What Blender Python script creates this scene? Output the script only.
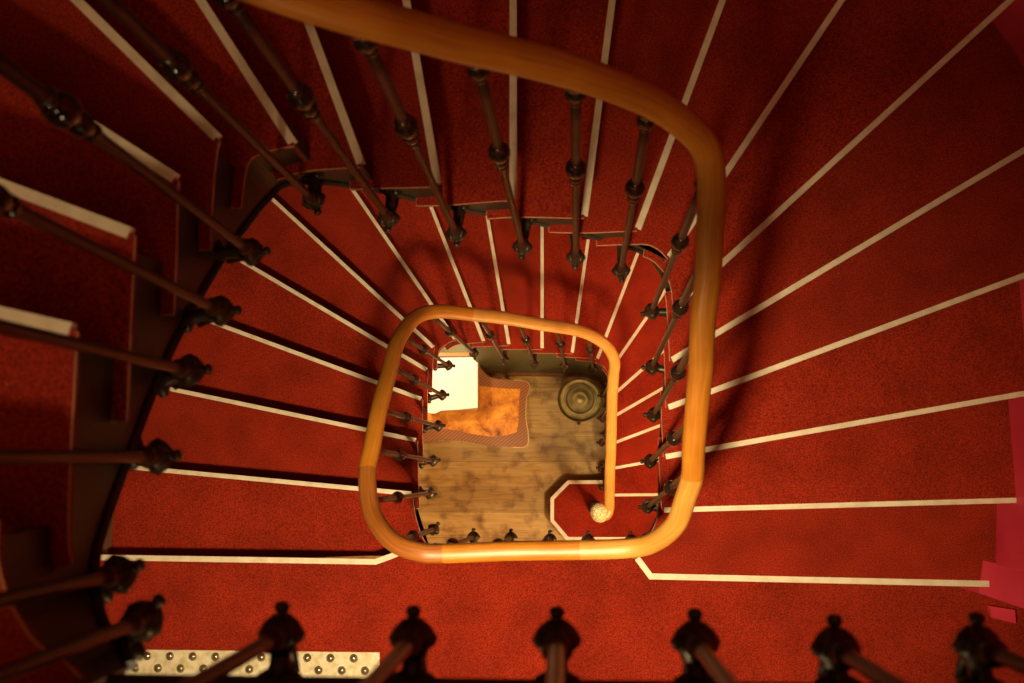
import bpy, bmesh, math, random
from mathutils import Vector, Matrix, noise
for o in list(bpy.data.objects): bpy.data.objects.remove(o)
scn = bpy.context.scene
COL = scn.collection
U = 0.17                      # one riser of the staircase in metres; plans below are in risers
TOP = 43.789                  # camera height in risers

# ------------------------------------------------------------ camera
cam_d = bpy.data.cameras.new('camera'); cam = bpy.data.objects.new('camera', cam_d); COL.objects.link(cam)
F = 900.0; NU, NV = 563.48, 474.46       # pixel where the plumb line falls
cam_d.sensor_width = 36.0; cam_d.sensor_fit = 'HORIZONTAL'; cam_d.lens = F*36.0/1024
cam_d.clip_start = 0.02; cam_d.clip_end = 60
n = Vector((NU-512, -(NV-341.5), -F)).normalized()      # world down seen from the camera
Zc = -n; Xc = (Vector((1,0,0)) - Zc.x*Zc).normalized(); Yc = Zc.cross(Xc)
M = Matrix((Xc, Yc, Zc))                                # rows: world axes in camera coordinates
cam.matrix_world = Matrix.Translation((0,0,TOP*U)) @ M.to_4x4()
cam_d.dof.use_dof = True; cam_d.dof.focus_distance = 5.2; cam_d.dof.aperture_fstop = 3.4
scn.camera = cam
# ------------------------------------------------------------ world, lamps, exposure
w = bpy.data.worlds.new('world'); scn.world = w; w.use_nodes = True
w.node_tree.nodes['Background'].inputs[0].default_value = (1.0,0.62,0.35,1); w.node_tree.nodes['Background'].inputs[1].default_value = 0.02
scn.view_settings.view_transform = 'Standard'; scn.view_settings.look = 'None'
scn.view_settings.gamma = 1.0; scn.view_settings.use_curve_mapping = False
scn.view_settings.exposure = 0.0
def lamp(name, x, y, z, power, size, col=(1.0,0.66,0.34)):
    d = bpy.data.lights.new(name, 'POINT'); d.energy = power; d.shadow_soft_size = size; d.color = col
    o = bpy.data.objects.new(name, d); COL.objects.link(o); o.location = (x*U, y*U, z*U); return o
def downlight(name, x, y, z, power, size, angle, tx, ty, col):
    d = bpy.data.lights.new(name, 'SPOT'); d.energy = power; d.shadow_soft_size = size; d.color = col
    d.spot_size = math.radians(angle); d.spot_blend = 1.0
    o = bpy.data.objects.new(name, d); COL.objects.link(o); o.location = (x*U, y*U, z*U)
    o.rotation_euler = Vector((tx-x, ty-y, -z*0+(-20))).to_track_quat('-Z', 'Y').to_euler(); return o
WARM = (1.0, 0.73, 0.38)
lamp('upper_lamp', -4.0, -9.6, 47.5, 98, 0.12, WARM)
downlight('middle_lamp', -1.5, -4.6, 36.2, 490, 0.12, 112, -1.6, -3.2, WARM)
lamp('middle_glow', -1.5, -6.0, 35.5, 9, 0.10, WARM)
lamp('lower_lamp', 4.0, -5.0, 16.5, 150, 0.10, (1.0,0.72,0.36))
lamp('hall_lamp', -7.5, 6.0, 11.0, 62, 0.10, (1.0,0.80,0.46))

# ------------------------------------------------------------ materials
def mat(name, col, rough=0.5, metal=0.0, spec=0.5, build=None):
    m = bpy.data.materials.new(name); m.use_nodes = True
    nt = m.node_tree; b = nt.nodes['Principled BSDF']
    b.inputs['Base Color'].default_value = (*col,1); b.inputs['Roughness'].default_value = rough
    b.inputs['Metallic'].default_value = metal; b.inputs['Specular IOR Level'].default_value = spec
    if build: build(nt, b)
    return m
def N(nt, t, **k):
    x = nt.nodes.new(t)
    for a, v in k.items():
        if a in x.inputs: x.inputs[a].default_value = v
        else: setattr(x, a, v)
    return x
def ramp(nt, fac, stops):
    r = nt.nodes.new('ShaderNodeValToRGB'); e = r.color_ramp.elements
    while len(e) < len(stops): e.new(0.5)
    for el, (p, c) in zip(e, stops): el.position = p; el.color = (*c,1)
    nt.links.new(fac, r.inputs[0]); return r.outputs[0]
def coords(nt, scale=(1,1,1), rot=(0,0,0)):
    g = nt.nodes.new('ShaderNodeNewGeometry'); mp = nt.nodes.new('ShaderNodeMapping')
    mp.inputs['Scale'].default_value = scale; mp.inputs['Rotation'].default_value = rot
    nt.links.new(g.outputs['Position'], mp.inputs[0]); return mp.outputs[0]
def bump(nt, b, h, s, d=0.002):
    x = nt.nodes.new('ShaderNodeBump'); x.inputs['Strength'].default_value = s; x.inputs['Distance'].default_value = d
    nt.links.new(h, x.inputs['Height']); nt.links.new(x.outputs[0], b.inputs['Normal'])
def mixc(nt, fac, a, bb, mode='MIX'):
    m = nt.nodes.new('ShaderNodeMix'); m.data_type = 'RGBA'; m.blend_type = mode
    if isinstance(fac, float): m.inputs[0].default_value = fac
    else: nt.links.new(fac, m.inputs[0])
    for i, v in ((6, a), (7, bb)):
        if isinstance(v, tuple): m.inputs[i].default_value = (*v,1)
        else: nt.links.new(v, m.inputs[i])
    return m.outputs[2]
def carpet_n(c0, c1):
    def f(nt, b):
        co = coords(nt)
        a = N(nt,'ShaderNodeTexNoise', Scale=210.0, Detail=3.0); nt.links.new(co, a.inputs['Vector'])
        c = ramp(nt, a.outputs[0], [(0.31, c0), (0.69, c1)])
        l = N(nt,'ShaderNodeTexNoise', Scale=5.0, Detail=4.0); nt.links.new(co, l.inputs['Vector'])
        v = ramp(nt, l.outputs[0], [(0.3,(0.72,0.72,0.72)),(0.62,(1,1,1))])
        c2 = mixc(nt, 1.0, c, v, 'MULTIPLY')
        sp = N(nt,'ShaderNodeTexVoronoi', Scale=34.0); nt.links.new(co, sp.inputs['Vector'])
        lint = ramp(nt, sp.outputs['Distance'], [(0.0,(1,1,1)),(0.07,(0,0,0))])
        c3 = mixc(nt, lint, c2, (0.62,0.22,0.10))
        nt.links.new(c3, b.inputs['Base Color']); bump(nt, b, a.outputs[0], 0.5, 0.004)
        b.inputs['Sheen Weight'].default_value = 0.12
    return f
CARPET = mat('red_carpet', (0.4,0.02,0.01), 0.95, spec=0.1, build=carpet_n((0.12,0.006,0.003),(0.46,0.037,0.012)))
EDGE = mat('pale_carpet_backing', (0.55,0.30,0.17), 0.7)
def ivory_n(nt, b):
    co = coords(nt, (6,6,6)); a = N(nt,'ShaderNodeTexNoise', Scale=3.0, Detail=5.0); nt.links.new(co, a.inputs['Vector'])
    nt.links.new(ramp(nt, a.outputs[0], [(0.3,(0.68,0.60,0.44)),(0.6,(0.84,0.77,0.60))]), b.inputs['Base Color'])
IVORY = mat('ivory_nosing', (0.8,0.7,0.5), 0.45, build=ivory_n)
def rail_n(c0, c1, c2):
    def f(nt, b):
        uv = nt.nodes.new('ShaderNodeUVMap'); mp = nt.nodes.new('ShaderNodeMapping'); mp.inputs['Scale'].default_value = (3.0, 26.0, 1.0)
        nt.links.new(uv.outputs[0], mp.inputs[0])
        a = N(nt,'ShaderNodeTexNoise', Scale=1.6, Detail=6.0, Distortion=0.6); nt.links.new(mp.outputs[0], a.inputs['Vector'])
        c = ramp(nt, a.outputs[0], [(0.32,c0),(0.5,c1),(0.7,c2)])
        co = coords(nt); l = N(nt,'ShaderNodeTexNoise', Scale=9.0, Detail=2.0); nt.links.new(co, l.inputs['Vector'])
        v = ramp(nt, l.outputs[0], [(0.3,(0.86,0.82,0.76)),(0.6,(1,1,1))])
        nt.links.new(mixc(nt, 1.0, c, v, 'MULTIPLY'), b.inputs['Base Color'])
        b.inputs['Coat Weight'].default_value = 0.2; b.inputs['Coat Roughness'].default_value = 0.38
    return f
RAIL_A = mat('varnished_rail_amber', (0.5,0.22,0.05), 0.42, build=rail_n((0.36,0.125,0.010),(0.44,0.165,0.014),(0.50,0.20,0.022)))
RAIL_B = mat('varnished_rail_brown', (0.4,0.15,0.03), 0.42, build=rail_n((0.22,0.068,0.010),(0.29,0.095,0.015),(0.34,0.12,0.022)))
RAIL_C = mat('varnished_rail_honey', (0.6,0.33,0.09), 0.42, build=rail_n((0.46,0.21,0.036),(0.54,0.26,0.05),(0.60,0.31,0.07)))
def iron_n(nt, b):
    co = coords(nt); a = N(nt,'ShaderNodeTexNoise', Scale=60.0, Detail=3.0); nt.links.new(co, a.inputs['Vector'])
    nt.links.new(ramp(nt, a.outputs[0], [(0.35,(0.020,0.013,0.008)),(0.7,(0.075,0.05,0.028))]), b.inputs['Base Color']); bump(nt, b, a.outputs[0], 0.3)
IRON = mat('blackened_iron', (0.03,0.02,0.015), 0.36, 0.4, build=iron_n)
STEM = mat('brown_lacquered_stem', (0.042,0.017,0.010), 0.28, 0.2)
KNOB = mat('black_lacquer', (0.012,0.009,0.007), 0.10, 0.0, 0.9)
def string_n(nt, b):
    co = coords(nt); a = N(nt,'ShaderNodeTexNoise', Scale=7.0, Detail=6.0); nt.links.new(co, a.inputs['Vector'])
    nt.links.new(ramp(nt, a.outputs[0], [(0.3,(0.020,0.016,0.010)),(0.7,(0.050,0.041,0.026))]), b.inputs['Base Color'])
STRING = mat('dark_painted_string', (0.05,0.04,0.02), 0.45, build=string_n)
GREEN = mat('dark_green_panelling', (0.055,0.06,0.022), 0.5, build=lambda nt,b: nt.links.new(ramp(nt, (lambda a:(nt.links.new(coords(nt,(2,2,9)),a.inputs['Vector']),a)[1])(N(nt,'ShaderNodeTexNoise',Scale=3.0,Detail=5.0)).outputs[0], [(0.3,(0.05,0.05,0.016)),(0.7,(0.12,0.115,0.045))]), b.inputs['Base Color']))
PINK = mat('crimson_pink_wall_paint', (0.62,0.035,0.075), 0.55, build=lambda nt,b: nt.links.new(ramp(nt, (lambda a:(nt.links.new(coords(nt),a.inputs['Vector']),a)[1])(N(nt,'ShaderNodeTexNoise',Scale=2.5,Detail=4.0)).outputs[0], [(0.3,(0.55,0.026,0.06)),(0.7,(0.72,0.05,0.10))]), b.inputs['Base Color']))
OCHRE = mat('brown_wall_paint', (0.16,0.075,0.03), 0.7)
CEIL = mat('ceiling_plaster', (0.7,0.6,0.45), 0.8)
def floor_n(nt, b):
    g = nt.nodes.new('ShaderNodeNewGeometry'); s = nt.nodes.new('ShaderNodeSeparateXYZ'); nt.links.new(g.outputs['Position'], s.inputs[0])
    a = nt.nodes.new('ShaderNodeMath'); a.operation='MULTIPLY_ADD'; nt.links.new(s.outputs['Y'], a.inputs[0]); a.inputs[1].default_value = 1/(1.2*U); a.inputs[2].default_value = 19.5
    fr = nt.nodes.new('ShaderNodeMath'); fr.operation='FRACT'; nt.links.new(a.outputs[0], fr.inputs[0])
    fl = nt.nodes.new('ShaderNodeMath'); fl.operation='FLOOR'; nt.links.new(a.outputs[0], fl.inputs[0])
    wn = nt.nodes.new('ShaderNodeTexWhiteNoise'); wn.noise_dimensions='1D'; nt.links.new(fl.outputs[0], wn.inputs['W'])
    mp = coords(nt, (1.2, 12.0, 1.0)); gr = N(nt,'ShaderNodeTexNoise', Scale=2.2, Detail=8.0, Roughness=0.62, Distortion=0.8); nt.links.new(mp, gr.inputs['Vector'])
    c = ramp(nt, gr.outputs[0], [(0.28,(0.34,0.17,0.045)),(0.48,(0.56,0.34,0.10)),(0.72,(0.68,0.46,0.17))])
    tone = ramp(nt, wn.outputs[0], [(0.0,(0.78,0.76,0.72)),(1.0,(1.0,1.0,1.0))])
    c = mixc(nt, 1.0, c, tone, 'MULTIPLY')
    kn = N(nt,'ShaderNodeTexNoise', Scale=7.0, Detail=5.0); nt.links.new(coords(nt), kn.inputs['Vector'])
    c = mixc(nt, 1.0, c, ramp(nt, kn.outputs[0], [(0.32,(0.42,0.33,0.24)),(0.50,(1,1,1))]), 'MULTIPLY')
    gap = ramp(nt, fr.outputs[0], [(0.0,(0.35,0.25,0.15)),(0.025,(1,1,1))])
    c = mixc(nt, 1.0, c, gap, 'MULTIPLY')
    nt.links.new(c, b.inputs['Base Color']); bump(nt, b, gr.outputs[0], 0.25)
BOARDS = mat('worn_floorboards', (0.4,0.2,0.06), 0.5, build=floor_n)
def burl_n(nt, b):
    co = coords(nt); a = N(nt,'ShaderNodeTexNoise', Scale=8.0, Detail=8.0, Roughness=0.7, Distortion=0.5); nt.links.new(co, a.inputs['Vector'])
    nt.links.new(ramp(nt, a.outputs[0], [(0.33,(0.09,0.02,0.003)),(0.45,(0.42,0.13,0.010)),(0.64,(0.72,0.31,0.03))]), b.inputs['Base Color'])
BURL = mat('orange_burl_veneer', (0.7,0.3,0.04), 0.3, build=burl_n)
def herring_n(nt, b):
    co = coords(nt, (1,1,1), (0,0,0.9)); a = N(nt,'ShaderNodeTexWave', Scale=16.0, Distortion=0.8, Detail=1.0); nt.links.new(co, a.inputs['Vector'])
    nt.links.new(ramp(nt, a.outputs[0], [(0.2,(0.15,0.048,0.010)),(0.8,(0.25,0.088,0.020))]), b.inputs['Base Color'])
HERR = mat('striped_border_veneer', (0.3,0.1,0.02), 0.35, build=herring_n)
WALNUT = mat('walnut', (0.24,0.09,0.025), 0.4)
GILT = mat('worn_gilt_line', (0.75,0.5,0.2), 0.35, 0.6)
WHITE = mat('white_glossy_panel', (0.93,0.93,0.88), 0.25)
PALE = mat('pale_green_cloth', (0.34,0.37,0.24), 0.8)
OAK = mat('light_oak', (0.46,0.23,0.07), 0.4)
def brass_n(nt, b):
    tc = nt.nodes.new('ShaderNodeTexCoord'); ln = nt.nodes.new('ShaderNodeVectorMath'); ln.operation='LENGTH'; nt.links.new(tc.outputs['Object'], ln.inputs[0])
    mp = nt.nodes.new('ShaderNodeMath'); mp.operation='MULTIPLY'; nt.links.new(ln.outputs['Value'], mp.inputs[0]); mp.inputs[1].default_value = 34.0
    a = N(nt,'ShaderNodeTexNoise', Scale=1.0, Detail=3.0); a.noise_dimensions='1D'; nt.links.new(mp.outputs[0], a.inputs['W'])
    c = ramp(nt, a.outputs[0], [(0.38,(0.09,0.065,0.022)),(0.62,(0.42,0.33,0.12))])
    l = N(nt,'ShaderNodeTexNoise', Scale=14.0, Detail=4.0); nt.links.new(tc.outputs['Object'], l.inputs['Vector'])
    c = mixc(nt, 1.0, c, ramp(nt, l.outputs[0], [(0.35,(0.6,0.55,0.5)),(0.6,(1,1,1))]), 'MULTIPLY')
    nt.links.new(c, b.inputs['Base Color'])
BRASS = mat('tarnished_brass', (0.2,0.17,0.08), 0.42, 0.55, build=brass_n)
DARK = mat('black_wood', (0.02,0.014,0.010), 0.35)
def plate_n(nt, b):
    co = coords(nt); a = N(nt,'ShaderNodeTexNoise', Scale=26.0, Detail=4.0); nt.links.new(co, a.inputs['Vector'])
    nt.links.new(ramp(nt, a.outputs[0], [(0.3,(0.60,0.52,0.30)),(0.6,(0.86,0.80,0.60))]), b.inputs['Base Color'])
PLATE = mat('cream_metal_plate', (0.8,0.75,0.55), 0.3, 0.1, build=plate_n)
STEEL = mat('dull_steel_stud', (0.45,0.40,0.28), 0.28, 0.9)
def crackle_n(nt, b):
    tc = nt.nodes.new('ShaderNodeTexCoord')
    v = N(nt,'ShaderNodeTexVoronoi', Scale=48.0); v.feature='DISTANCE_TO_EDGE'; nt.links.new(tc.outputs['Object'], v.inputs['Vector'])
    nt.links.new(ramp(nt, v.outputs['Distance'], [(0.0,(0.20,0.12,0.04)),(0.12,(0.80,0.66,0.38))]), b.inputs['Base Color']); bump(nt, b, v.outputs['Distance'], 0.6, 0.004)
BALL = mat('cut_glass_ball', (0.8,0.7,0.5), 0.12, build=crackle_n)

# ------------------------------------------------------------ helpers
def P(x, y, z): return Vector((x*U, y*U, z*U))
def obj(name, bm, m, parent=None, smooth=False, loc=None):
    bmesh.ops.recalc_face_normals(bm, faces=bm.faces)
    me = bpy.data.meshes.new(name); bm.to_mesh(me); bm.free(); me.materials.append(m)
    if smooth:
        for p in me.polygons: p.use_smooth = True
    o = bpy.data.objects.new(name, me); COL.objects.link(o)
    if loc is not None:
        me.transform(Matrix.Translation(-loc)); o.location = loc
    if parent is not None:
        o.parent = parent
        o.location = (loc if loc is not None else Vector()) - parent_world(parent)
    return o
def parent_world(p):
    v = Vector(p.location); q = p.parent
    while q is not None: v += Vector(q.location); q = q.parent
    return v
def empty(name, loc, label, cat, group=None):
    o = bpy.data.objects.new(name, None); COL.objects.link(o); o.location = loc; o.empty_display_size = 0.1
    tag(o, label, cat, group); return o
def tag(o, label, cat, group=None):
    o['label'] = label; o['category'] = cat
    if group: o['group'] = group
    return o
def struct(name, bm, m, label=None):
    o = obj(name, bm, m); o['kind'] = 'structure'
    if label: o['label'] = label
    return o
def prism(bm, poly, z0, z1):
    """poly in risers, extruded between two heights (risers)"""
    lo = [bm.verts.new(P(x, y, z0)) for x, y in poly]; hi = [bm.verts.new(P(x, y, z1)) for x, y in poly]
    k = len(poly)
    fs = [bm.faces.new(lo[::-1]), bm.faces.new(hi)]
    for i in range(k): bm.faces.new((lo[i], lo[(i+1)%k], hi[(i+1)%k], hi[i]))
    bmesh.ops.triangulate(bm, faces=fs)
def box(bm, x0, x1, y0, y1, z0, z1): prism(bm, [(x0,y0),(x1,y0),(x1,y1),(x0,y1)], z0, z1)
def lathe(bm, prof, base, axis=Vector((0,0,1)), seg=16):
    """prof: (radius, height) in metres along axis from base"""
    q = Vector((0,0,1)).rotation_difference(axis.normalized()); rings = []
    for r, h in prof:
        rings.append([bm.verts.new(base + q @ Vector((r*math.cos(2*math.pi*i/seg), r*math.sin(2*math.pi*i/seg), h))) for i in range(seg)])
    for a, b in zip(rings[:-1], rings[1:]):
        for i in range(seg): bm.faces.new((a[i], a[(i+1)%seg], b[(i+1)%seg], b[i]))
    bm.faces.new(rings[0][::-1]); bm.faces.new(rings[-1])
def tube(bm, pts, rad, seg=8):
    pts = [Vector(p) for p in pts]; rings = []; up = Vector((0.013,0.021,1)).normalized()
    for i, p in enumerate(pts):
        t = (pts[min(i+1,len(pts)-1)] - pts[max(i-1,0)]).normalized()
        s = t.cross(up)
        if s.length < 1e-3: s = t.cross(Vector((1,0,0)))
        s.normalize(); v = s.cross(t); r = rad[i] if isinstance(rad, (list, tuple)) else rad
        rings.append([bm.verts.new(p + r*(math.cos(2*math.pi*k/seg)*s + math.sin(2*math.pi*k/seg)*v)) for k in range(seg)])
    for a, b in zip(rings[:-1], rings[1:]):
        for i in range(seg): bm.faces.new((a[i], a[(i+1)%seg], b[(i+1)%seg], b[i]))
    bm.faces.new(rings[0][::-1]); bm.faces.new(rings[-1])
def catmull(pts, sub=6):
    pts = [Vector(p) for p in pts]; out = []
    for i in range(len(pts)-1):
        p0 = pts[max(i-1,0)]; p1 = pts[i]; p2 = pts[i+1]; p3 = pts[min(i+2,len(pts)-1)]
        for k in range(sub):
            t = k/sub
            out.append(0.5*((2*p1)+(-p0+p2)*t+(2*p0-5*p1+4*p2-p3)*t*t+(-p0+3*p1-3*p2+p3)*t**3))
    out.append(pts[-1]); return out

# ------------------------------------------------------------ surveyed plan (in risers, z above ground)
LOW_RAIL= [(1.791, 0.17, 8.6), (1.808, 0.918, 9.25), (1.781, 2.674, 11.0), (1.794, 3.477, 12.0), (1.775, 3.945, 12.8), (1.387, 4.375, 13.7), (0.579, 4.648, 14.6), (-0.64, 4.7, 15.65), (-1.783, 4.75, 16.63), (-2.733, 4.716, 17.57), (-3.429, 4.648, 18.4), (-3.927, 4.454, 19.1), (-4.164, 4.024, 19.9), (-4.304, 3.327, 20.85), (-4.323, 2.415, 21.8), (-4.366, 1.516, 22.6), (-4.386, 0.694, 23.15), (-4.415, 0.111, 23.5), (-4.277, -0.556, 23.9), (-3.99, -1.052, 24.3), (-3.543, -1.423, 24.65), (-3.009, -1.593, 24.8), (-2.507, -1.621, 24.8), (-1.095, -1.564, 24.8), (0.326, -1.537, 24.8)]
UP_RAIL= [(0.326, -1.537, 24.8), (1.359, -1.48, 24.95), (1.813, -1.324, 25.3), (2.145, -0.943, 26.0), (2.265, -0.414, 26.7), (2.321, -0.01, 27.25), (2.279, 0.475, 27.8), (2.262, 1.362, 28.65), (2.261, 1.707, 29.0), (2.208, 2.369, 29.7), (2.211, 2.99, 30.3), (2.17, 3.495, 30.85), (2.106, 4.011, 31.5), (1.966, 4.326, 32.0), (1.695, 4.477, 32.4), (1.224, 4.558, 33.0), (0.638, 4.572, 33.6), (0.028, 4.567, 34.1), (-0.533, 4.521, 34.56), (-1.041, 4.453, 35.0), (-1.513, 4.414, 35.4), (-1.942, 4.362, 35.8), (-2.5, 4.36, 36.25), (-3.2, 4.36, 36.9), (-3.8, 4.2, 37.5), (-4.15, 3.8, 38.1), (-4.25, 3.2, 38.8), (-4.28, 2.3, 39.8), (-4.28, 1.2, 40.8), (-4.22, 0.2, 41.6), (-4.1, -0.5, 42.3), (-3.8, -1.05, 42.9), (-3.3, -1.25, 43.4), (-2.4, -1.3, 43.7), (0.0, -1.3, 43.75), (4.0, -1.3, 43.75), (8.0, -1.3, 43.75), (10.9, -1.3, 43.75)]
STEMS= [(-3.247, 4.207, 10.738, -3.289, 4.464, -3.753, 4.522, 18.855), (-2.238, 4.106, 9.656, -2.23, 4.365, -2.495, 4.724, 17.335), (-1.102, 4.057, 8.681, -1.12, 4.316, -1.326, 4.73, 16.238), (0.055, 4.086, 7.66, 0.072, 4.345, -0.152, 4.679, 15.23), (1.271, 4.116, 6.59, 1.257, 4.375, 0.862, 4.552, 14.285), (-3.786, 3.799, 12.297, -4.045, 3.823, -4.241, 3.641, 20.422), (-3.817, 2.664, 13.632, -4.077, 2.656, -4.317, 2.689, 21.515), (-3.8, 1.575, 14.613, -4.06, 1.566, -4.366, 1.516, 22.6), (-3.855, 0.451, 15.318, -4.115, 0.435, -4.393, 0.548, 23.237), (-3.876, -0.626, 15.85, -4.131, -0.573, -4.263, -0.581, 23.92), (-3.624, -1.372, 17.3, -3.78, -1.58, -3.543, -1.423, 24.65), (-2.607, -1.529, 17.4, -2.607, -1.789, -2.687, -1.57, 24.8), (-1.522, -1.54, 17.4, -1.522, -1.8, -1.602, -1.57, 24.8), (-0.4, -1.579, 17.4, -0.4, -1.839, -0.48, -1.57, 24.8), (0.688, -1.589, 17.4, 0.688, -1.849, 0.62, -1.54, 24.82), (1.843, -1.559, 18.0, 1.869, -1.816, 1.9, -1.29, 25.4), (1.963, -0.852, 19.423, 2.223, -0.845, 2.315, 0.063, 27.332), (1.963, 0.329, 20.344, 2.223, 0.336, 2.27, 0.963, 28.267), (1.976, 1.455, 21.353, 2.236, 1.455, 2.219, 2.237, 29.56), (1.856, 2.508, 22.453, 2.116, 2.514, 2.184, 3.318, 30.658), (1.763, 3.567, 23.679, 2.015, 3.632, 2.043, 4.153, 31.725), (1.228, 3.876, 25.645, 1.214, 4.136, 1.107, 4.561, 33.12), (0.259, 3.967, 26.488, 0.276, 4.227, 0.18, 4.568, 33.975), (-0.754, 3.984, 27.31, -0.737, 4.243, -0.914, 4.47, 34.89), (-1.851, 3.979, 28.336, -1.868, 4.238, -1.97, 4.362, 35.822), (-2.897, 3.995, 29.306, -2.889, 4.254, -3.06, 4.36, 36.77), (-3.777, 4.007, 30.372, -3.867, 4.25, -3.922, 4.06, 37.71), (-3.862, 2.937, 32.336, -4.122, 2.928, -4.253, 3.11, 38.9), (-3.874, 1.969, 33.272, -4.134, 1.961, -4.28, 2.08, 40.0), (-3.943, 1.175, 33.922, -4.203, 1.159, -4.271, 1.05, 40.92), (-4.014, 0.203, 34.448, -4.274, 0.186, -4.196, 0.06, 41.74), (-3.937, -0.822, 35.339, -4.175, -0.926, -3.95, -0.85, 42.7), (-3.576, -1.072, 35.711, -3.735, -1.277, -3.35, -1.27, 43.4), (-2.277, -1.012, 36.4, -2.277, -1.272, -2.277, -1.3, 43.7), (-1.208, -1.035, 36.4, -1.208, -1.295, -1.208, -1.3, 43.7), (-0.062, -1.034, 36.4, -0.062, -1.294, -0.062, -1.3, 43.7), (1.022, -1.041, 36.4, 1.022, -1.301, 1.022, -1.3, 43.7), (2.099, -1.077, 36.4, 2.099, -1.337, 2.099, -1.3, 43.7), (3.179, -1.053, 36.4, 3.179, -1.313, 3.179, -1.3, 43.7)]

# (index, x, y, angle of nosing line)
LOW = {2:(1.92,-0.927,0.5),3:(1.90,0.219,10.0),4:(1.90,1.249,20.4),5:(1.90,2.307,29.6),6:(1.91,3.125,41.0),7:(1.86,4.10,54.9),8:(1.374,4.53,68.6),
 9:(0.370,4.64,81.5),10:(-0.773,4.68,89.7),11:(-1.966,4.70,99.5),12:(-2.804,4.68,111.4),13:(-3.70,4.62,124.5),14:(-4.30,4.2,137.4),
 15:(-4.36,3.33,149.5),16:(-4.36,2.31,159.8),17:(-4.34,1.0,168.3),18:(-4.28,-0.55,174.8)}
UPP = {2:(2.42,-0.869,1.7),3:(2.38,0.412,9.9),4:(2.36,1.506,20.1),5:(2.355,2.466,30.5),6:(2.33,3.464,42.1),7:(2.13,4.28,55.8),8:(1.44,4.60,69.2),
 9:(0.408,4.58,82.2),10:(-0.82,4.62,90.0),11:(-1.966,4.56,100.1),12:(-2.973,4.55,111.0),13:(-3.70,4.52,123.2),14:(-4.36,4.23,135.6),
 15:(-4.42,3.36,147.0),16:(-4.40,2.443,159.0),17:(-4.38,1.281,167.0),18:(-4.34,-0.35,174.8)}
# well edge (s, x, y) of the treads
def edge_curve(T, low):
    e = []
    for k in sorted(T):
        x, y, a = T[k]; e.append((k, x, y))
    if low:
        e = [(1.0,1.84,-2.1)] + e + [(18.45,-4.22,-1.1),(18.8,-4.04,-1.67),(19.0,-3.8,-2.08)]
        e += [(13.6,-4.12,4.42)]
    else:
        e = [(1.0,1.84,-2.17),(1.35,2.28,-1.42),(1.7,2.46,-0.95)] + e + [(18.4,-4.25,-0.83),(18.7,-4.0,-1.22),(18.85,-3.78,-1.35),(19.0,-3.60,-1.50)]
        e += [(13.55,-4.12,4.43),(7.5,1.84,4.55),(6.5,2.29,3.95)]
    e.sort(); return e
def interp(e, s):
    if s <= e[0][0]: return e[0][1:]
    for a, b in zip(e[:-1], e[1:]):
        if s <= b[0]:
            t = (s-a[0])/(b[0]-a[0]); return (a[1]+t*(b[1]-a[1]), a[2]+t*(b[2]-a[2]))
    return e[-1][1:]
def dense_curve(e, n=8):
    """smooth the edge with a centripetal-ish spline sampled with its parameter"""
    pts = catmull([(a[1], a[2], a[0]) for a in e], n)
    return [(p.z, p.x, p.y) for p in pts]
XE = 13.5
XR, XL, YT, YB, RC = 10.95, -13.0, 12.7, -11.0, 6.0
def wall_hit(x, y, ang):
    dx, dy = math.cos(math.radians(ang)), math.sin(math.radians(ang))
    lo, hi = 0.0, 60.0
    def inside(px, py):
        if not (XL < px < XR and YB < py < YT): return False
        cy = YT-RC
        if py > cy:
            if px > XR-RC and math.hypot(px-(XR-RC), py-cy) > RC: return False
            if px < XL+RC and math.hypot(px-(XL+RC), py-cy) > RC: return False
        return True
    for _ in range(50):
        m = (lo+hi)/2
        if inside(x+dx*m, y+dy*m): lo = m
        else: hi = m
    return (x+dx*lo, y+dy*lo)
def offs(p, q, d):
    """shift point p by d to the left of direction q"""
    return (p[0]-q[1]*d, p[1]+q[0]*d)

def normal_out(E, s, eps=0.05):
    a = interp(E, s-eps); b = interp(E, s+eps); dx, dy = b[0]-a[0], b[1]-a[1]; L = math.hypot(dx, dy) or 1
    return (dy/L, -dx/L)          # to the right of travel = away from the well (travel is counter-clockwise round the well)

def sdep(s, low=False):
    if low: return 1.25
    t = [(0,1.75),(4,2.0),(7.5,2.0),(9,1.65),(12,1.62),(14,2.5),(16.5,2.3),(18,2.05),(30,2.05)]
    for a, b in zip(t[:-1], t[1:]):
        if s <= b[0]: return a[1]+(b[1]-a[1])*(s-a[0])/(b[0]-a[0])

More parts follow.
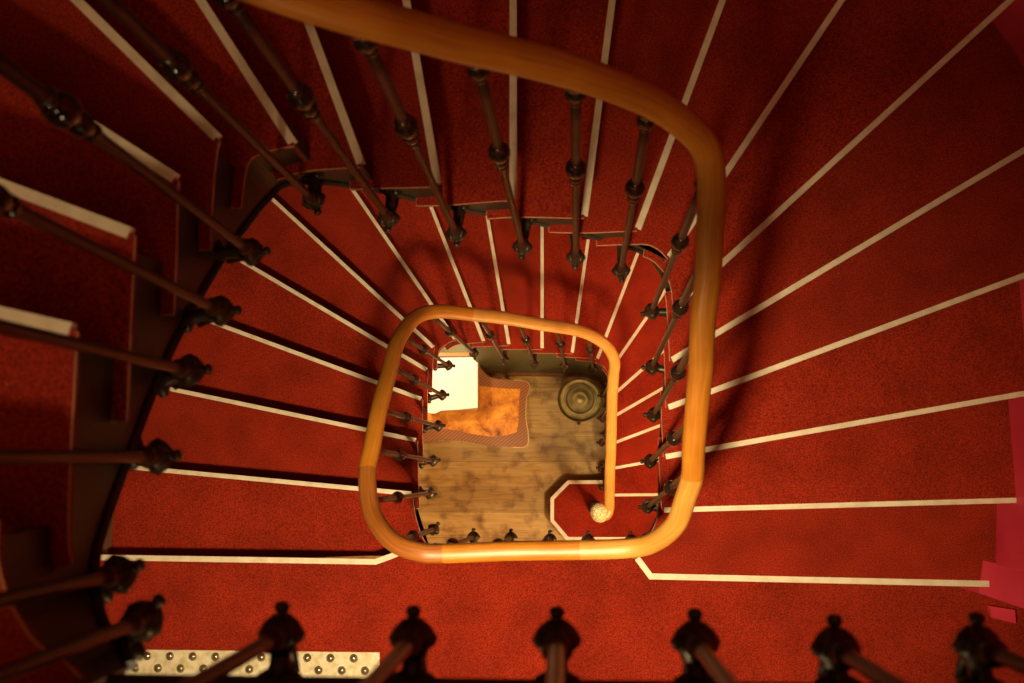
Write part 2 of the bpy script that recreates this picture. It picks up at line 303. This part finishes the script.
def flight(base, T, low, root):
    E = dense_curve(edge_curve(T, low))
    zb = base
    for k in range(2, 19):
        z = zb+k; x0, y0, a0 = T[k]
        if k < 18: x1, y1, a1 = T[k+1]
        else: x1, y1, a1 = ((-4.6,-2.28,180.5) if low else (-4.6,-2.28,180.5))
        send = k+1 if k < 18 else 19.0
        # inner edge
        inner = [(s, x, y) for s, x, y in E if k < s < send]
        inner = [(k, *interp(E, k))] + inner + [(send, *interp(E, send))]
        outer = []
        for t in [1, .75, .5, .25, 0]:
            aa = a0+(a1-a0)*t; px = x0+(x1-x0)*t; py = y0+(y1-y0)*t
            outer.append(wall_hit(px, py, aa))
        # carry the slab a little under the next tread
        d0 = math.radians(a1); ov = 0.22
        nx, ny = -math.sin(d0), math.cos(d0)
        o_far = (outer[0][0]+nx*ov, outer[0][1]+ny*ov)
        tabs = []
        ext = 0.0
        if k < 18:
            dist = math.hypot(T[k+1][0]-x0, T[k+1][1]-y0); ext = 0.55/max(dist,0.6)
            if k in (13,): ext *= 0.9
            m = [send+ext*j/4 for j in range(1,5)]
            path = [interp(E, s) for s in m]
            back = []
            for s in reversed([send+0.12]+m):
                c = interp(E, s); nn = normal_out(E, s); back.append((c[0]+nn[0]*0.17, c[1]+nn[1]*0.17))
            tabs = path+back
        poly = [(p[1], p[2]) for p in inner] + tabs
        if k == 18: poly += [(-4.75,-2.12),(-5.2,-2.26)]
        poly += [o_far] + outer
        # drop duplicates
        pp = []
        for q in poly:
            if not pp or math.hypot(q[0]-pp[-1][0], q[1]-pp[-1][1]) > 1e-3: pp.append(q)
        bm = bmesh.new(); prism(bm, pp, z-0.08, z)
        # body under the slab: riser set back behind the nosing, side set back from the tread edge
        fx, fy = math.cos(math.radians(a0)), math.sin(math.radians(a0)); sx, sy = -fy, fx
        body = []
        for s, x, y in inner:
            nn = normal_out(E, s); body.append((x+nn[0]*0.16, y+nn[1]*0.16))
        body[0] = (body[0][0]+sx*0.13, body[0][1]+sy*0.13)
        o2 = list(outer); o2[-1] = (o2[-1][0]+sx*0.13, o2[-1][1]+sy*0.13)
        if k == 18: body += [(-5.0,-2.2)]
        body = [q for i, q in enumerate(body) if i == 0 or math.hypot(q[0]-body[i-1][0], q[1]-body[i-1][1]) > 1e-3]
        lowz = z-1.12 if not (low and z-1.12 < 0) else 0.0
        prism(bm, body+o2, lowz, z-0.08)
        c = P(x0, y0, z)
        st = obj('step', bm, CARPET, root, loc=c)
        # nosing strip
        A = (x0+fx*0.06, y0+fy*0.06); B = outer[-1]
        strip = [offs(A, (fx,fy), -0.065), offs(A, (fx,fy), 0.06), offs(B, (fx,fy), 0.06), offs(B, (fx,fy), -0.065)]
        bm = bmesh.new(); prism(bm, strip, z-0.09, z+0.012); obj('nosing_strip', bm, IVORY, st, loc=c)
        # pale edging of the carpet along the well
        pts = [P(p[1], p[2], z-0.012) for p in inner] + [P(q[0], q[1], z-0.012) for q in tabs[:4]]
        if tabs:
            q = tabs[4]; pts.append(P(q[0], q[1], z-0.012))
        pts = [p for i, p in enumerate(pts) if i == 0 or (p-pts[i-1]).length > 1e-4]
        bm = bmesh.new(); tube(bm, pts, 0.0019, 6); obj('carpet_edging', bm, EDGE, st, loc=c)
    # outer string: stepped top, raking bottom, with a raised bottom moulding
    bm = bmesh.new(); ss = []
    s = 1.0 if not low else 1.6
    while s <= 19.001: ss.append(s); s += 0.05
    def ring(s):
        c = interp(E, s); nn = normal_out(E, s)
        kk = math.floor(s-0.1); top = zb+kk-0.085
        bot = max(zb+s-sdep(s, low), zb-1.1, 0.0)
        if s > 18.2: bot = min(bot, zb+19-1.35)
        a = (c[0]+nn[0]*0.15, c[1]+nn[1]*0.15); b = (c[0]+nn[0]*0.4, c[1]+nn[1]*0.4)
        top = max(top, bot+0.05)
        return [bm.verts.new(P(a[0],a[1],bot)), bm.verts.new(P(a[0],a[1],top)), bm.verts.new(P(b[0],b[1],top)), bm.verts.new(P(b[0],b[1],bot))]
    R = [ring(s) for s in ss]
    for a, b in zip(R[:-1], R[1:]):
        for i in range(4): bm.faces.new((a[i], a[(i+1)%4], b[(i+1)%4], b[i]))
    bm.faces.new(R[0][::-1]); bm.faces.new(R[-1])
    st = obj('outer_string', bm, STRING, root)
    bm = bmesh.new(); pts = []
    for s in ss:
        c = interp(E, s); nn = normal_out(E, s); bot = max(zb+s-sdep(s, low), zb-1.1, 0.05)
        if s > 18.2: bot = min(bot, zb+19-1.35)
        pts.append(P(c[0]+nn[0]*0.15, c[1]+nn[1]*0.15, bot+0.05))
    tube(bm, pts, 0.011, 6); obj('string_moulding', bm, STRING, st)
    # soffit
    bm = bmesh.new(); rows = []
    for s in [2+0.5*i for i in range(35)]:
        k = min(int(s), 18); t = s-k
        x0,y0,a0 = T[k]; x1,y1,a1 = T[k+1] if k < 18 else (-4.6,-2.28,180.5)
        c = interp(E, s); nn = normal_out(E, s)
        o = wall_hit(x0+(x1-x0)*t, y0+(y1-y0)*t, a0+(a1-a0)*t); z = max(zb+s-sdep(s, low)+0.02, zb-1.1 if not low else 0.02)
        rows.append((bm.verts.new(P(c[0]+nn[0]*0.38, c[1]+nn[1]*0.38, z)), bm.verts.new(P(o[0],o[1],z))))
    for a, b in zip(rows[:-1], rows[1:]): bm.faces.new((a[0], b[0], b[1], a[1]))
    obj('soffit', bm, STRING, root)
    return E

# ------------------------------------------------------------ setting
bm = bmesh.new(); box(bm, XL, XE, YB, YT, -0.3, 0.0); struct('floor', bm, BOARDS)
HT = 56.0
bm = bmesh.new(); box(bm, XL, XE, YB, YT, HT, HT+0.4); struct('ceiling', bm, CEIL)
def wallstrip(name, pts, m=None):
    m = m or OCHRE
    bm = bmesh.new(); prism(bm, pts, 0.0, HT); struct(name, bm, m)
arcR = [(XR-RC+RC*math.cos(a), YT-RC+RC*math.sin(a)) for a in [math.radians(t) for t in range(0,91,5)]]
arcRo = [(XR-RC+(RC+.6)*math.cos(a), YT-RC+(RC+.6)*math.sin(a)) for a in [math.radians(t) for t in range(0,91,5)]]
wallstrip('wall_right', [(10.80,-2.25),(XR,-0.6)]+arcR+arcRo[::-1]+[(XR+.6,-2.25)], PINK)
wallstrip('wall_right', [(XR+.6,-2.25),(XE,-2.25),(XE,YB),(XE+.6,YB),(XE+.6,-1.65),(XR+.6,-1.65)], PINK)
arcL = [(XL+RC+RC*math.cos(a), YT-RC+RC*math.sin(a)) for a in [math.radians(t) for t in range(90,181,5)]]
arcLo = [(XL+RC+(RC+.6)*math.cos(a), YT-RC+(RC+.6)*math.sin(a)) for a in [math.radians(t) for t in range(90,181,5)]]
wallstrip('wall_left', arcL+[(XL,YB),(XL-.6,YB)]+arcLo[::-1])
wallstrip('wall_back', [(XR-RC,YT),(XL+RC,YT),(XL+RC,YT+.6),(XR-RC,YT+.6)])
wallstrip('wall_front', [(XL,YB),(XE,YB),(XE,YB-.6),(XL,YB-.6)])
# skirting and door plinth at the right of the first landing
bm = bmesh.new(); prism(bm, [(10.50,-2.13),(11.7,-2.42),(11.7,-3.40),(10.33,-2.93)], 19.0, 20.008)
struct('baseboard_right', bm, PINK)
bm = bmesh.new(); prism(bm, [(10.95,-3.36),(11.6,-3.46),(11.6,-3.80),(11.02,-3.66)], 19.0, 19.12); struct('trim_1', bm, PINK)
# panelling under the first flight
GE = None

# ------------------------------------------------------------ stairs
low_flight = empty('stair_flight', P(-1,4.7,0), 'lower red carpeted winding flight rising from the wooden floor to the first landing', 'staircase')
EL = flight(0, LOW, True, low_flight)
# curtail step
bm = bmesh.new()
cp = [(2.05,-0.30),(0.21,-0.30),(-0.59,-1.09),(-0.60,-2.15),(0.14,-3.01),(XR,-3.01),(XR,-0.93),(2.0,-0.95)]
prism(bm, cp, 0.0, 1.0); st = obj('step', bm, CARPET, low_flight, loc=P(0,-1.6,1)); st['label'] = 'octagonal ended bottom step with an ivory border'
bm = bmesh.new()
def border(bm, line, wdt, z0, z1, side=1):
    """strip of width wdt along an open polyline, on its left"""
    off = []
    for i, p in enumerate(line):
        ds = []
        if i > 0: ds.append((p[0]-line[i-1][0], p[1]-line[i-1][1]))
        if i < len(line)-1: ds.append((line[i+1][0]-p[0], line[i+1][1]-p[1]))
        ns = []
        for d in ds:
            L = math.hypot(*d); ns.append((-d[1]/L*side, d[0]/L*side))
        nx = sum(a[0] for a in ns)/len(ns); ny = sum(a[1] for a in ns)/len(ns); L2 = nx*nx+ny*ny
        off.append((p[0]+nx/L2*wdt, p[1]+ny/L2*wdt))
    for i in range(len(line)-1): prism(bm, [line[i], line[i+1], off[i+1], off[i]], z0, z1)
border(bm, [(1.84,-0.27),(0.20,-0.27),(-0.62,-1.08),(-0.63,-2.16),(0.12,-3.04),(XR,-3.04)], 0.17, 0.9, 1.02, 1)
obj('nosing_strip', bm, IVORY, st, loc=P(0,-1.6,1))

upp_flight = empty('stair_flight', P(-1,4.7,19), 'upper red carpeted flight winding from the first landing to the top one', 'staircase')
EU = flight(19, UPP, False, upp_flight)
# first step of the upper flight, with canted end
bm = bmesh.new(); z = 20
ed = [(x, y) for s, x, y in EU if 1.0 <= s <= 2.12]
poly = [(XR,-2.75),(2.18,-2.62),(1.84,-2.17)] + ed[1:] + [(XR,-0.55)]
prism(bm, poly, z-0.2, z); prism(bm, [(XR,-2.62),(2.26,-2.49),(2.0,-2.1),(2.5,-1.2),(2.58,-0.7),(XR,-0.55)], 19.0, z-0.2)
st = obj('step', bm, CARPET, upp_flight, loc=P(2.2,-2.6,20))
bm = bmesh.new(); border(bm, [(XR-0.35,-2.78),(2.165,-2.65),(1.81,-2.17)], 0.15, z-0.1, z+0.012, -1); obj('nosing_strip', bm, IVORY, st, loc=P(2.2,-2.6,20))
bm = bmesh.new(); tube(bm, [P(x,y,z-0.012) for x,y in ed], 0.0019, 6); obj('carpet_edging', bm, EDGE, st, loc=P(2.2,-2.6,20))

# landings
def landing(level, poly, label, nose, edge):
    root = empty('stair_landing', P(0,-6,level), label, 'landing')
    bm = bmesh.new(); prism(bm, poly, level-0.22, level); obj('carpeted_slab', bm, CARPET, root)
    bm = bmesh.new(); border(bm, nose, 0.15, level-0.1, level+0.014, 1); obj('nosing_strip', bm, IVORY, root)
    bm = bmesh.new()
    prism(bm, [(edge[0][0],edge[0][1]-0.09),(edge[0][0],edge[0][1]-0.5),(edge[1][0],edge[1][1]-0.5),(edge[1][0],edge[1][1]-0.09)], level-1.5, level-0.221)
    fa = obj('fascia_board', bm, STRING, root)
    bm = bmesh.new(); tube(bm, [P(edge[0][0],edge[0][1]-0.11,level-1.45), P(edge[1][0],edge[1][1]-0.11,level-1.45)], 0.012, 8); obj('fascia_moulding', bm, STRING, fa)
    bm = bmesh.new(); box(bm, XL, XE, YB, edge[0][1]-0.75, level-1.2, level-0.221); obj('ceiling_plaster', bm, CEIL, root)
    bm = bmesh.new(); tube(bm, [P(edge[0][0],edge[0][1],level-0.012), P(edge[1][0],edge[1][1],level-0.012)], 0.0019, 6); obj('carpet_edging', bm, EDGE, root)
    return root
landing(19, [(XL,-2.22),(-5.13,-2.30),(-4.72,-2.16),(-4.0,-1.86),(-3.75,-2.1),(1.6,-2.1),(1.9,-2.25),(2.3,-2.58),(XR,-2.7),(XE,-2.7),(XE,YB),(XL,YB)],
        'bright red carpeted landing just below the honey-coloured rail, its studded strip at the left',
        [(XL,-2.19),(-5.12,-2.27),(-4.70,-2.12),(-4.0,-1.82)][::-1], [(-3.75,-2.1),(1.7,-2.1)])
landing(38, [(XL,-2.22),(-5.13,-2.30),(-4.72,-2.16),(-3.6,-1.52),(XE,-1.52),(XE,YB),(XL,YB)],
        'top landing whose shaded front edge runs along the bottom of the view',
        [(XL,-2.19),(-5.12,-2.27),(-4.70,-2.12),(-4.0,-1.62)][::-1], [(-3.6,-1.52),(XE,-1.52)])

# panelling closing the space under the first flight (behind and right of the hall)
bm = bmesh.new(); seg = []
s = 3.0
while s <= 13.01:
    c = interp(EL, s); nn = normal_out(EL, s); seg.append(((c[0]+nn[0]*0.2, c[1]+nn[1]*0.2), (c[0]+nn[0]*0.38, c[1]+nn[1]*0.38), s-1.22)); s += 0.25
rr = [[bm.verts.new(P(*a,0)), bm.verts.new(P(*a,h)), bm.verts.new(P(*b,h)), bm.verts.new(P(*b,0))] for a, b, h in seg]
for a, b in zip(rr[:-1], rr[1:]):
    for i in range(4): bm.faces.new((a[i], a[(i+1)%4], b[(i+1)%4], b[i]))
bm.faces.new(rr[0][::-1]); bm.faces.new(rr[-1])
pan = tag(obj('stair_panelling', bm, GREEN), 'dark green panelling under the lower flight, behind the table and the round brass tray', 'panelling')
bm = bmesh.new()
pts = [P(a[0],a[1]-0.05,0.22) for a, b, h in seg if h > 0.4]; tube(bm, pts, 0.02, 6); obj('skirting', bm, WALNUT, pan)

# ------------------------------------------------------------ railing
railing = empty('stair_railing', P(1.44,-1.51,1), 'varnished wooden handrail on dark turned balusters winding up round the well', 'railing')
def rail(path, m, name='handrail', w=0.0345, h=0.028, parent=None):
    """path of Vectors (metres); oval section with a flat underside; UVs run along the grain"""
    bm = bmesh.new(); uvl = bm.loops.layers.uv.new('UVMap'); sec = 16; rings = []; L = 0; Ls = []
    for i, p in enumerate(path):
        t = (path[min(i+1,len(path)-1)]-path[max(i-1,0)]).normalized(); s = Vector((t.y,-t.x,0)).normalized(); v = s.cross(t)
        if v.z < 0: v = -v
        if i: L += (p-path[i-1]).length
        Ls.append(L)
        rg = []
        for k in range(sec):
            a = 2*math.pi*k/sec; ca, sa = math.cos(a), math.sin(a)
            rx = w*(abs(ca)**0.8)*(1 if ca >= 0 else -1); rz = h*(abs(sa)**(0.9 if sa > 0 else 0.55))*(1 if sa >= 0 else -0.8)
            rg.append(bm.verts.new(p+s*rx+v*rz))
        rings.append(rg)
    for j in range(len(rings)-1):
        a, b = rings[j], rings[j+1]
        for i in range(sec):
            f = bm.faces.new((a[i], a[(i+1)%sec], b[(i+1)%sec], b[i]))
            for lp, (uu, vv) in zip(f.loops, ((Ls[j], i/sec),(Ls[j],(i+1)/sec),(Ls[j+1],(i+1)/sec),(Ls[j+1],i/sec))): lp[uvl].uv = (uu, vv)
    bm.faces.new(rings[0][::-1]); bm.faces.new(rings[-1])
    o = obj(name, bm, m, parent or railing, smooth=True, loc=path[0])
    for p in o.data.polygons:
        if len(p.vertices) > 4:
            p.use_smooth = False
    o.data.set_sharp_from_angle(angle=math.radians(60))
    return o
start = [(1.50,-1.62,7.35),(1.70,-1.58,7.35),(1.80,-1.30,7.40),(1.80,-0.8,7.75)]
allp = [Vector(p)*U for p in start+LOW_RAIL+UP_RAIL[1:]]
SUB = 8
full = catmull(allp, SUB)
# lengths of rail meet at butt joints
ns = len(start)
def idx(lowi=None, upi=None): return (ns+lowi)*SUB if lowi is not None else (ns+len(LOW_RAIL)-1+upi)*SUB
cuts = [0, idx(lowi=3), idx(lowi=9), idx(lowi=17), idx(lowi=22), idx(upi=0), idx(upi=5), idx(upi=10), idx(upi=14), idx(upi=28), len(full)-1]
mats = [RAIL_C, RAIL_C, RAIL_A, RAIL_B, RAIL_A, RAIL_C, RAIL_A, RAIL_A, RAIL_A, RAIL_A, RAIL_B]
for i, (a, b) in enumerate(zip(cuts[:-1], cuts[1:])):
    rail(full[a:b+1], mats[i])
# newel with glass ball
nb = P(1.44,-1.51,1)
bm = bmesh.new(); lathe(bm, [(0.055,0),(0.055,0.03),(0.035,0.05),(0.030,0.12),(0.045,0.16),(0.048,0.22),(0.030,0.28),(0.022,0.34),(0.022,0.80),(0.034,0.84),(0.036,0.88),(0.024,0.92),(0.03,0.985)], nb, seg=20)
nw = obj('newel_post', bm, IRON, railing, smooth=True, loc=nb)
bc = P(1.44,-1.51,7.25)
bm = bmesh.new(); bmesh.ops.create_uvsphere(bm, u_segments=24, v_segments=14, radius=0.066)
bl = obj('finial_ball', bm, BALL, nw, smooth=True); bl.location = bc-nb; bl['label'] = 'pale cut glass ball'

UP = Vector((0,0,1))
def to_string(x, y, z):
    """distance (risers) and direction from the foot of a baluster back to the string or fascia it is fixed to"""
    if -3.3 < x < 2.0 and y < -1.2 and 16 < z < 19: return (0,-1), (y+2.1+0.1)
    if -3.0 < x and y < -1.0 and z > 35.5: return (0,-1), (y+1.52+0.1)
    best = None
    for E, b in ((EL,0),(EU,19)):
        if (b == 0) != (z < 17.6): continue
        for s, ex, ey in E:
            d = math.hypot(ex-x, ey-y)
            if best is None or d < best[0]: best = (d, ex, ey)
    d, ex, ey = best; L = d or 1
    return ((ex-x)/L, (ey-y)/L), d+0.17
def baluster(tx, ty, tz, x0, y0, x1, y1, z1, foot=True):
    z0 = tz
    a = P(x0,y0,z0); b = P(x1,y1,z1-0.13); ax = (b-a).normalized(); L = (b-a).length
    # stem
    bm = bmesh.new(); h0 = 0.0
    lathe(bm, [(0.0175,-0.022),(0.0175,0.03),(0.0135,0.036),(0.0175,0.042),(0.0175,0.050),(0.0115,0.058),(0.0100,0.075),(0.0098,L*0.5),(0.0098,L*0.58),(0.0120,L*0.63),(0.0120,L*0.85),(0.0115,L-0.02)], a, ax, 14)
    st = obj('baluster', bm, STEM, railing, smooth=True, loc=a)
    # mid knob: two stacked bulbs with rings
    bm = bmesh.new(); m = a+ax*(L*(0.67 if (z0 > 30 and x0 < -3.5) else 0.63 if z0 > 28 else 0.605))
    lathe(bm, [(0.011,-0.066),(0.016,-0.062),(0.016,-0.054),(0.012,-0.050),(0.018,-0.040),(0.0205,-0.028),(0.018,-0.014),(0.014,-0.008),(0.020,-0.002),(0.026,0.014),(0.027,0.028),(0.021,0.044),(0.013,0.052),(0.017,0.056),(0.017,0.064),(0.012,0.068)], m, ax, 18)
    obj('knob', bm, KNOB, st, smooth=True, loc=m)
    bm = bmesh.new(); m = a+ax*(L-0.075)
    lathe(bm, [(0.011,-0.03),(0.015,-0.026),(0.015,-0.020),(0.0115,-0.016),(0.019,-0.004),(0.0235,0.010),(0.019,0.026),(0.014,0.032),(0.022,0.044),(0.026,0.060),(0.026,0.078)], m, ax, 18)
    obj('cap', bm, KNOB, st, smooth=True, loc=m)
    if foot:
        (dx, dy), dist = to_string(x0, y0, z0); d = Vector((dx,dy,0)); D = max(dist*U, 0.03)
        t = P(tx,ty,tz); q = (a-t).normalized() if (a-t).length > 1e-3 else d
        # finial pointing into the well
        bm = bmesh.new()
        lathe(bm, [(0.002,0.0),(0.0085,0.002),(0.0108,0.008),(0.0085,0.014),(0.0065,0.017),(0.011,0.019),(0.020,0.026),(0.0285,0.036),(0.031,0.044),(0.030,0.052),(0.022,0.058),(0.020,0.066),(0.013,0.072)], t, q, 20)
        s1 = q.cross(UP).normalized()
        for k in range(8):
            an = 2*math.pi*k/8; rd = s1*math.cos(an)+UP*math.sin(an); c = t+q*0.04
            tube(bm, [c-q*0.022+rd*0.010, c-q*0.010+rd*0.0215, c+q*0.004+rd*0.0290, c+q*0.012+rd*0.0275], [0.002,0.004,0.005,0.003], 6)
        obj('finial', bm, IRON, st, smooth=True, loc=t)
        # bracket back to the string
        bm = bmesh.new(); c = a
        sd = Vector((-dy,dx,0))
        tube(bm, [c, c+d*D*0.3, c+d*D*0.7, c+d*(D+0.008)], [0.015,0.014,0.015,0.022], 12)
        tube(bm, [c+d*D*0.25-UP*0.02, c+d*D*0.45-UP*0.042, c+d*D*0.95-UP*0.055, c+d*D*0.9-UP*0.02], [0.009,0.011,0.012,0.008], 8)
        tube(bm, [c+d*D-sd*0.030, c+d*D-sd*0.015, c+d*D+sd*0.015, c+d*D+sd*0.030], [0.008,0.016,0.016,0.008], 8)
        obj('bracket', bm, IRON, st, smooth=True, loc=c)
    return st
for q in STEMS: baluster(*q)
for k, (y, z, y1, z1) in enumerate(((0.30,1.7,0.50,8.9),(1.42,2.9,1.62,9.95),(2.45,3.9,2.62,10.95),(3.35,5.0,3.50,12.05))):
    baluster(1.48,y,z, 1.74,y, 1.80,y1,z1)
baluster(4.25,-1.05,36.4, 4.25,-1.31, 4.25,-1.3,43.7)
baluster(1.76,-0.62,1.15, 1.76,-0.62, 1.80,-0.62,7.85, foot=False)

# ------------------------------------------------------------ studded plate on the landing
plate = empty('studded_floor_plate', P(-8.6,-5.4,19), 'cream metal strip with round studs lying on the red landing carpet', 'floor plate')
bm = bmesh.new(); box(bm, -12.25, -4.94, -5.75, -4.70, 19.0, 19.035); bmesh.ops.bevel(bm, geom=bm.edges[:], offset=0.001, affect='EDGES'); obj('plate', bm, PLATE, plate)
def stud(x, y):
    bm = bmesh.new(); lathe(bm, [(0.019,0),(0.019,0.002),(0.015,0.0015),(0.0145,0.006),(0.010,0.0105),(0.003,0.0125)], Vector((0,0,0)), seg=14)
    return bm
c0 = None
for r_, y in enumerate((-4.86,-5.175,-5.49)):
    for i in range(12):
        x = -11.92+0.628*i+(0.314 if r_%2 else 0)
        if x > -5.1: continue
        if c0 is None:
            c0 = obj('stud', stud(0,0), STEEL, plate, smooth=True); o = c0
        else:
            o = c0.copy(); COL.objects.link(o); o.parent = plate
        o.location = P(x, y, 19.035)-Vector(plate.location)

# ------------------------------------------------------------ hall furniture
table = empty('side_table', P(-4,2.9,0), 'small table with an orange burl top and dark striped border in the hall below', 'table')
TZ = 4.4
outline = [(-7.0,1.45),(-6.1,1.38),(-5.3,1.50),(-4.5,1.46),(-3.7,1.34),(-2.9,1.24),(-2.2,1.18),(-1.60,1.22),(-1.52,1.75),(-1.62,2.4),(-1.60,3.2),(-1.50,3.98),(-2.4,4.12),(-3.2,4.26),(-3.8,4.9),(-4.2,5.75),(-5.6,5.8),(-7.0,5.8)]
oc = catmull([Vector((x,y,0)) for x,y in outline+[outline[0]]], 4)[:-1]
ol = [(p.x,p.y) for p in oc]
bm = bmesh.new(); prism(bm, ol, TZ-0.16, TZ-0.004); bmesh.ops.bevel(bm, geom=[e for e in bm.edges if abs(e.verts[0].co.z-e.verts[1].co.z) < 1e-5 and len(e.link_faces)==2 and any(abs(f.normal.z)<0.5 for f in e.link_faces) ], offset=0.003, segments=2, affect='EDGES')
tt = obj('table_top', bm, HERR, table)
cx, cy = -4.3, 2.8
burl = [(-6.7,1.98),(-5.6,2.02),(-4.7,1.92),(-3.9,1.74),(-3.0,1.62),(-2.4,1.70),(-2.02,1.84),(-1.93,2.4),(-1.92,3.2),(-1.86,3.72),(-2.6,3.74),(-3.8,3.88),(-5.0,3.9),(-6.7,3.9)]
bm = bmesh.new(); prism(bm, burl, TZ-0.02, TZ+0.012); obj('burl_panel', bm, BURL, tt)
bm = bmesh.new(); tube(bm, [P(x,y,TZ-0.03) for x,y in ol[4*6:4*12]], 0.0035, 6); obj('gilt_edge', bm, GILT, tt)
bm = bmesh.new(); ap = [(cx+(x-cx)*0.93, cy+(y-cy)*0.88) for x, y in ol]; prism(bm, ap, TZ-0.85, TZ-0.16); obj('apron', bm, WALNUT, table)
for sx, sy in ((-6.5,1.9),(-1.95,1.75),(-1.95,3.6),(-6.5,3.9)):
    dx = 1 if sx > cx else -1; dy = 1 if sy > cy else -1
    bm = bmesh.new()
    tube(bm, [P(sx,sy,TZ-0.3), P(sx+0.10*dx,sy+0.10*dy,TZ-1.2), P(sx-0.02*dx,sy-0.02*dy,TZ-2.6), P(sx-0.05*dx,sy-0.05*dy,0.6), P(sx+0.12*dx,sy+0.10*dy,0.12), P(sx+0.16*dx,sy+0.13*dy,0.0)], [0.034,0.038,0.022,0.016,0.021,0.02], 10)
    obj('leg', bm, WALNUT, table, smooth=True)

desk = empty('writing_box', P(-4.8,3.7,TZ), 'white-topped wooden box with a pale arched back standing on the burl table', 'box')
bm = bmesh.new(); box(bm, -5.75, -3.66, 2.75, 5.05, TZ+0.012, 5.05); bmesh.ops.bevel(bm, geom=bm.edges[:], offset=0.004, segments=2, affect='EDGES'); obj('box_body', bm, OAK, desk)
wp = [(-3.66,2.84),(-4.5,2.76),(-5.25,2.72),(-5.5,2.60),(-5.80,2.62),(-5.95,2.9),(-5.9,3.6),(-5.72,4.4),(-5.5,5.02),(-3.68,5.05)]
bm = bmesh.new(); prism(bm, wp, 5.06, 5.24); bmesh.ops.bevel(bm, geom=[e for e in bm.edges if abs(e.verts[0].co.z-e.verts[1].co.z)<1e-5 and any(abs(f.normal.z)<0.5 for f in e.link_faces)], offset=0.003, segments=2, affect='EDGES'); obj('white_top', bm, WHITE, desk)
bm = bmesh.new(); box(bm, -5.5, -3.72, 5.06, 5.28, 4.42, 5.45); obj('back_rail', bm, OAK, desk)
bm = bmesh.new(); arch = [(-5.35,4.42)]+[(-4.65+0.72*math.cos(math.radians(t)), 6.6+1.75*math.sin(math.radians(t))) for t in range(180,-1,-12)]+[(-3.95,4.42)]
fr = [bm.verts.new(P(x, 5.26+0.20*(z-5.7), z)) for x, z in arch]; bk = [bm.verts.new(P(x, 5.46+0.20*(z-5.7), z)) for x, z in arch]
bm.faces.new(fr); bm.faces.new(bk[::-1]); k = len(arch)
for i in range(k): bm.faces.new((fr[i], bk[i], bk[(i+1)%k], fr[(i+1)%k]))
ab = obj('arched_back', bm, PALE, desk)
bm = bmesh.new(); tube(bm, [P(x, 5.33+0.20*(z-5.7), z) for x, z in arch], 0.011, 8); obj('arch_frame', bm, OAK, ab, smooth=True)

tray = empty('tray_table', P(0.76,3.28,0), 'round tarnished brass tray on dark tripod legs in the corner of the hall', 'table')
tc = P(0.76,3.28,4.0)
bm = bmesh.new()
lathe(bm, [(0.150,-0.012),(0.163,0.000),(0.168,0.012),(0.170,0.018),(0.166,0.021),(0.160,0.012),(0.152,0.001),(0.146,-0.002),(0.118,-0.004),(0.113,-0.0025),(0.106,-0.004),(0.062,-0.0055),(0.057,-0.004),(0.050,-0.0055),(0.012,-0.006),(0.008,-0.004),(0.002,-0.0035)], tc, seg=48)
obj('tray', bm, BRASS, tray, smooth=True, loc=tc)
bm = bmesh.new(); lathe(bm, [(0.13,-0.055),(0.148,-0.050),(0.148,-0.0125),(0.12,-0.0125)], tc, seg=32); obj('rim_hoop', bm, DARK, tray, smooth=True)
for k in range(3):
    a = math.radians(30+120*k); d = Vector((math.cos(a), math.sin(a), 0)); g = Vector((tc.x,tc.y,0))
    bm = bmesh.new(); tube(bm, [tc+d*0.13-UP*0.03, tc+d*0.09-UP*0.3, g+d*0.10+UP*0.12, g+d*0.14], [0.014,0.012,0.012,0.015], 10); obj('leg', bm, DARK, tray, smooth=True)
bm = bmesh.new(); lathe(bm, [(0.085,0.19),(0.092,0.20),(0.085,0.21)], Vector((tc.x,tc.y,0)), seg=24); obj('lower_ring', bm, DARK, tray, smooth=True)
